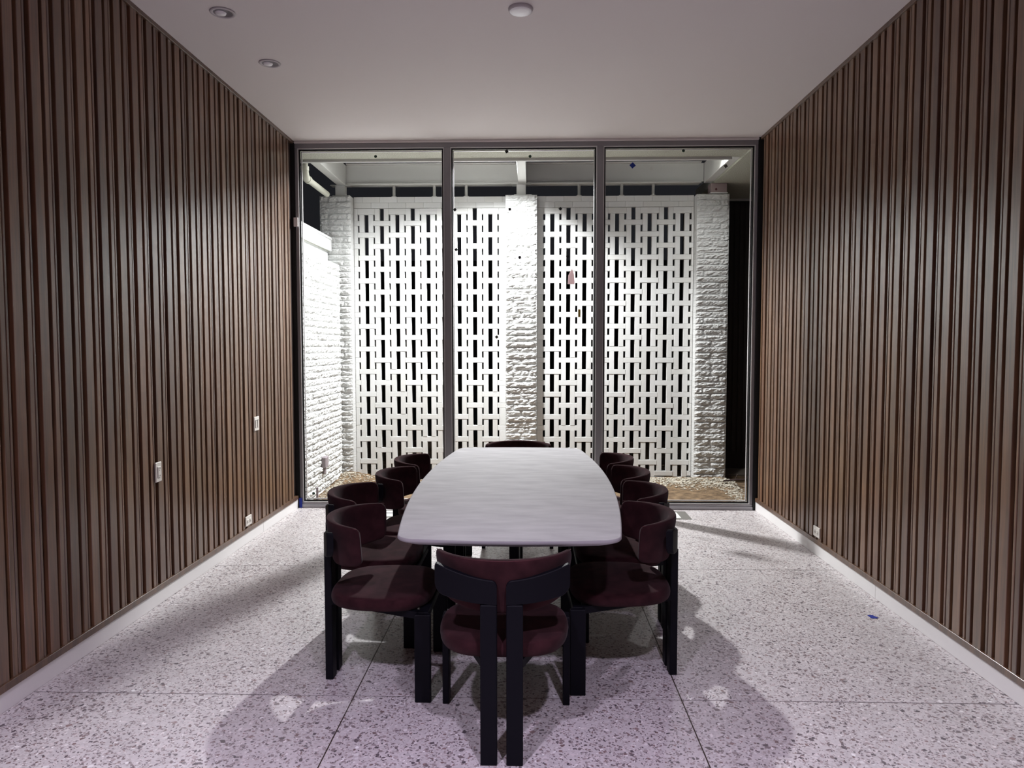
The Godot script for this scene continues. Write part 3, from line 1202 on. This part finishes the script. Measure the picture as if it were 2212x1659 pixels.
# ------------------------------------------------------------------ fittings
func fittings() -> void:
	# left wall: a tall outlet, a double switch, a low double outlet; right wall: a low double outlet
	wall_plate("outlet", "pale tall outlet plate on the left wall at table height", XL, 1.0, 0.766, -4.016, 0.064, 0.113, "decora")
	wall_plate("light_switch", "pale double switch plate on the left wall, nearest the window", XL, 1.0, 0.884, -5.490, 0.098, 0.109, "switch")
	wall_plate("outlet", "pale low outlet plate on the left wall just above the baseboard", XL, 1.0, 0.170, -5.298, 0.110, 0.073, "duplex")
	wall_plate("outlet", "pale low outlet plate on the right wall just above the baseboard", XR, -1.0, 0.172, -5.062, 0.110, 0.073, "duplex")
	# recessed downlights, off
	downlight(Vector3(-1.697, HC, -4.0), "round recessed ceiling light near the left wall, the nearer of the pair", false)
	downlight(Vector3(-1.697, HC, -4.71), "round recessed ceiling light near the left wall, the farther of the pair", false)
	downlight(Vector3(-0.060, HC, -4.0), "round ceiling light with a pale lens over the middle of the table", true)
	for s in [[-1.0, "lit ceiling light nearer the left wall, before the table"], [0.62, "lit ceiling light nearer the right wall, before the table"]]:
		var o := thing("room_downlight", s[1], "ceiling light", Vector3(s[0], HC, -0.40), 0.0, "lit ceiling lights before the table")
		var st := start()
		add_lathe(st, [[0.060, 0.0], [0.078, 0.0], [0.080, -0.004], [0.076, -0.010], [0.060, -0.010]], 28)
		put("trim_ring", done(st), M.paint, o)
		var s2 := start()
		add_lathe(s2, [[0.0001, -0.004], [0.060, -0.004]], 28)
		put("lens", done(s2), M.glow, o)
	# floor air vent along the window
	var v := thing("floor_vent", "long white floor vent with a grey border in front of the window", "floor vent", Vector3(-0.06, 0, -6.255))
	var vs := start()
	add_box(vs, Vector3(-1.44, 0.0, -0.148), Vector3(1.44, 0.002, -0.100), 0.0005)
	add_box(vs, Vector3(-1.44, 0.0, 0.105), Vector3(1.44, 0.002, 0.148), 0.0005)
	add_box(vs, Vector3(-1.44, 0.0, -0.100), Vector3(-1.355, 0.002, 0.105), 0.0005)
	add_box(vs, Vector3(1.355, 0.0, -0.100), Vector3(1.44, 0.002, 0.105), 0.0005)
	put("border", done(vs), M.vent_border, v)
	put("grille", box(Vector3(2.71, 0.004, 0.205), 0.001), M.vent, v, Vector3(0, 0.002, 0.0025))
	for i in 9:
		put("slot", box(Vector3(0.25, 0.001, 0.028), 0.0003), M.slot, v, Vector3(-1.2 + 0.3 * i - 0.02, 0.0042, -0.012))
	# painter's tape
	tag(put("tape_strip", box(Vector3(0.026, 0.090, 0.004), 0.0005), M.blue_tape, self, Vector3(-2.116, 0.046, ZW + 0.0145)), "blue tape strip on the foot of the window frame at the left corner", "tape")
	var tp := start()
	quad(tp, Vector3(-0.020, 0.0012, -0.024), Vector3(0.012, 0.0012, -0.026), Vector3(0.024, 0.003, 0.022), Vector3(-0.014, 0.0015, 0.024))
	add_box(tp, Vector3(-0.016, 0.0002, -0.022), Vector3(0.014, 0.0012, 0.022))
	tag(put("tape_scrap", done(tp), M.blue_tape, self, Vector3(1.873, 0, -3.912)), "scrap of blue tape on the terrazzo floor near the right baseboard", "tape")
	tag(put("frame_clip", box(Vector3(0.038, 0.080, 0.014), 0.002), M.ceiling, self, Vector3(-2.117, 2.598, ZW + 0.021)), "small pale clip on the left side of the window frame", "clip")

func wall_plate(called: String, label: String, xf: float, inward: float, y: float, z: float, w: float, h: float, kind: String) -> void:
	var o := thing(called, label, "switch" if kind == "switch" else "outlet", Vector3(xf + inward * 0.004, y, z))
	put("plate", box(Vector3(0.010, h, w), 0.003), M.plastic, o)
	var fx := inward * 0.006
	if kind == "decora":
		put("insert", box(Vector3(0.006, h * 0.56, w * 0.47), 0.0015), M.plastic, o, Vector3(fx, 0, 0))
		for s in [-1.0, 1.0]:
			for q in [-1.0, 1.0]:
				put("slot", box(Vector3(0.002, 0.009, 0.0025), 0.0), M.plastic_dark, o, Vector3(inward * 0.0087, s * 0.021, q * 0.006))
			put("ground_hole", box(Vector3(0.002, 0.005, 0.005), 0.001), M.plastic_dark, o, Vector3(inward * 0.0087, s * 0.021 - 0.011, 0))
	elif kind == "switch":
		for s in [-1.0, 1.0]:
			put("surround", box(Vector3(0.003, h * 0.54, w * 0.27), 0.001), M.plastic_dark, o, Vector3(inward * 0.0045, 0, s * w * 0.20))
			put("rocker", box(Vector3(0.008, h * 0.50, w * 0.19), 0.002), M.plastic, o, Vector3(fx, -0.004, s * w * 0.20))
	else:
		for q in [-1.0, 1.0]:
			var st := start()
			add_lathe(st, [[0.0001, 0.004], [0.014, 0.004], [0.0165, 0.002], [0.0165, 0.0]], 18)
			put("socket", done(st), M.plastic, o, Vector3(inward * 0.005, 0.0, q * 0.024), Vector3(0, 0, -inward * PI / 2))
			for e in [-1.0, 1.0]:
				put("slot", box(Vector3(0.002, 0.0025, 0.008), 0.0), M.plastic_dark, o, Vector3(inward * 0.0088, e * 0.006, q * 0.024))
			put("ground_hole", box(Vector3(0.002, 0.005, 0.005), 0.001), M.plastic_dark, o, Vector3(inward * 0.0088, 0.0, q * 0.024 + 0.0095))

func downlight(at: Vector3, label: String, lens: bool) -> void:
	var o := thing("downlight", label, "ceiling light", at, 0.0, "ceiling lights over the dining table")
	var st := start()
	if lens:
		add_lathe(st, [[0.066, 0.0], [0.0675, -0.003], [0.0655, -0.015], [0.063, -0.0175], [0.060, -0.0175]], 32)
		put("housing", done(st), M.grey_rim, o)
		var s2 := start()
		add_lathe(s2, [[0.060, -0.017], [0.058, -0.0195], [0.04, -0.022], [0.0001, -0.023]], 32)
		put("lens", done(s2), M.lens, o)
	else:
		add_lathe(st, [[0.052, 0.0], [0.066, 0.0], [0.069, -0.003], [0.064, -0.007], [0.052, -0.006], [0.050, -0.001]], 32)
		put("trim_ring", done(st), M.grey_rim, o)
		var s2 := start()
		add_lathe(s2, [[0.053, -0.004], [0.046, -0.0035], [0.030, -0.002], [0.0001, -0.0015]], 32)
		put("reflector", done(s2), M.cup, o, Vector3.ZERO, Vector3(0, 0, 0))
		var s3 := start()
		add_lathe(s3, [[0.030, -0.002], [0.026, -0.010], [0.0001, -0.013]], 24)
		put("lens", done(s3), M.lens, o, Vector3(-0.012, -0.001, 0.0))

# ------------------------------------------------------------------ marks stuck on the glass
func glass_marks() -> void:
	var z := ZW - 0.0325
	var dot := start()
	add_lathe(dot, [[0.0001, 0.0006], [0.0125, 0.0006], [0.013, 0.0]], 18)
	var dm := done(dot)
	for q in [[-1.402, 3.187, "green dot sticker at the top of the left pane"], [-0.013, 3.178, "green dot sticker at the top of the middle pane"], [1.350, 3.217, "green dot sticker at the top of the right pane"], [-2.011, 0.125, "green dot sticker at the bottom left corner of the left pane"]]:
		tag(put("dot_sticker", dm, M.mark_green, self, Vector3(q[0], q[1], z), Vector3(PI / 2, 0, 0)), q[2], "sticker", "green dots on the window")
	var sq := [
		[-0.222, 3.223, 0.027, 25.0, "mark_black", "small black square sticker near the top of the middle pane, beside the green dot"],
		[-0.689, 2.710, 0.024, 40.0, "mark_black", "small black square sticker beside the left mullion, level with the screen top"],
		[-0.195, 2.711, 0.024, 3.0, "mark_black", "small upright black square sticker over the top of the middle pier"],
		[0.259, 2.713, 0.024, 40.0, "mark_black", "small tilted black square sticker over the top of the right screen"],
		[-0.680, 2.354, 0.024, 30.0, "mark_black", "small black square sticker beside the left mullion, the lower of two"],
		[-0.106, 2.282, 0.024, 20.0, "mark_black", "small black square sticker over the upper middle pier"],
		[0.325, 2.288, 0.024, 30.0, "mark_black", "small black square sticker over a slot above the pink paper"],
		[-0.314, 1.566, 0.025, 40.0, "mark_grey", "small dark grey square sticker left of the middle pier at mid height"],
		[1.726, 3.080, 0.027, 35.0, "mark_grey", "small dark grey square sticker over the right rafter"],
		[0.901, 3.092, 0.040, 42.0, "mark_blue", "blue square of tape near the top of the right pane"],
		[1.067, 3.063, 0.026, 30.0, "mark_white", "small white scrap near the top of the right pane, beside the blue tape"]]
	for q in sq:
		tag(put("square_sticker", box(Vector3(q[2], q[2], 0.0008), 0.0001), M[q[4]], self, Vector3(q[0], q[1], z), Vector3(0, 0, deg_to_rad(q[3]))), q[5], "sticker", "square stickers on the window")
	var st := start()
	var pp := [Vector3(0.004, 0.075, 0), Vector3(0.022, 0.020, 0), Vector3(0.028, -0.070, 0), Vector3(-0.035, -0.066, 0), Vector3(-0.030, 0.010, 0)]
	for k in range(1, 4):
		for off in [0.0, 0.0012]:
			var a: Array = [pp[0], pp[k], pp[k + 1]]
			if off == 0.0:
				a.reverse()
			for p in a:
				st.add_vertex(p + Vector3(0, 0, off + 0.006 * (0.075 - p.y)))
	tag(put("paper_note", done(st), M.mark_pink, self, Vector3(0.362, 2.108, z)), "torn pink paper note stuck on the middle pane", "note")
	tag(put("label_sticker", box(Vector3(0.021, 0.070, 0.001), 0.0002), M.mark_ochre, self, Vector3(0.433, 1.780, z)), "narrow ochre sticker below the pink paper note", "sticker")
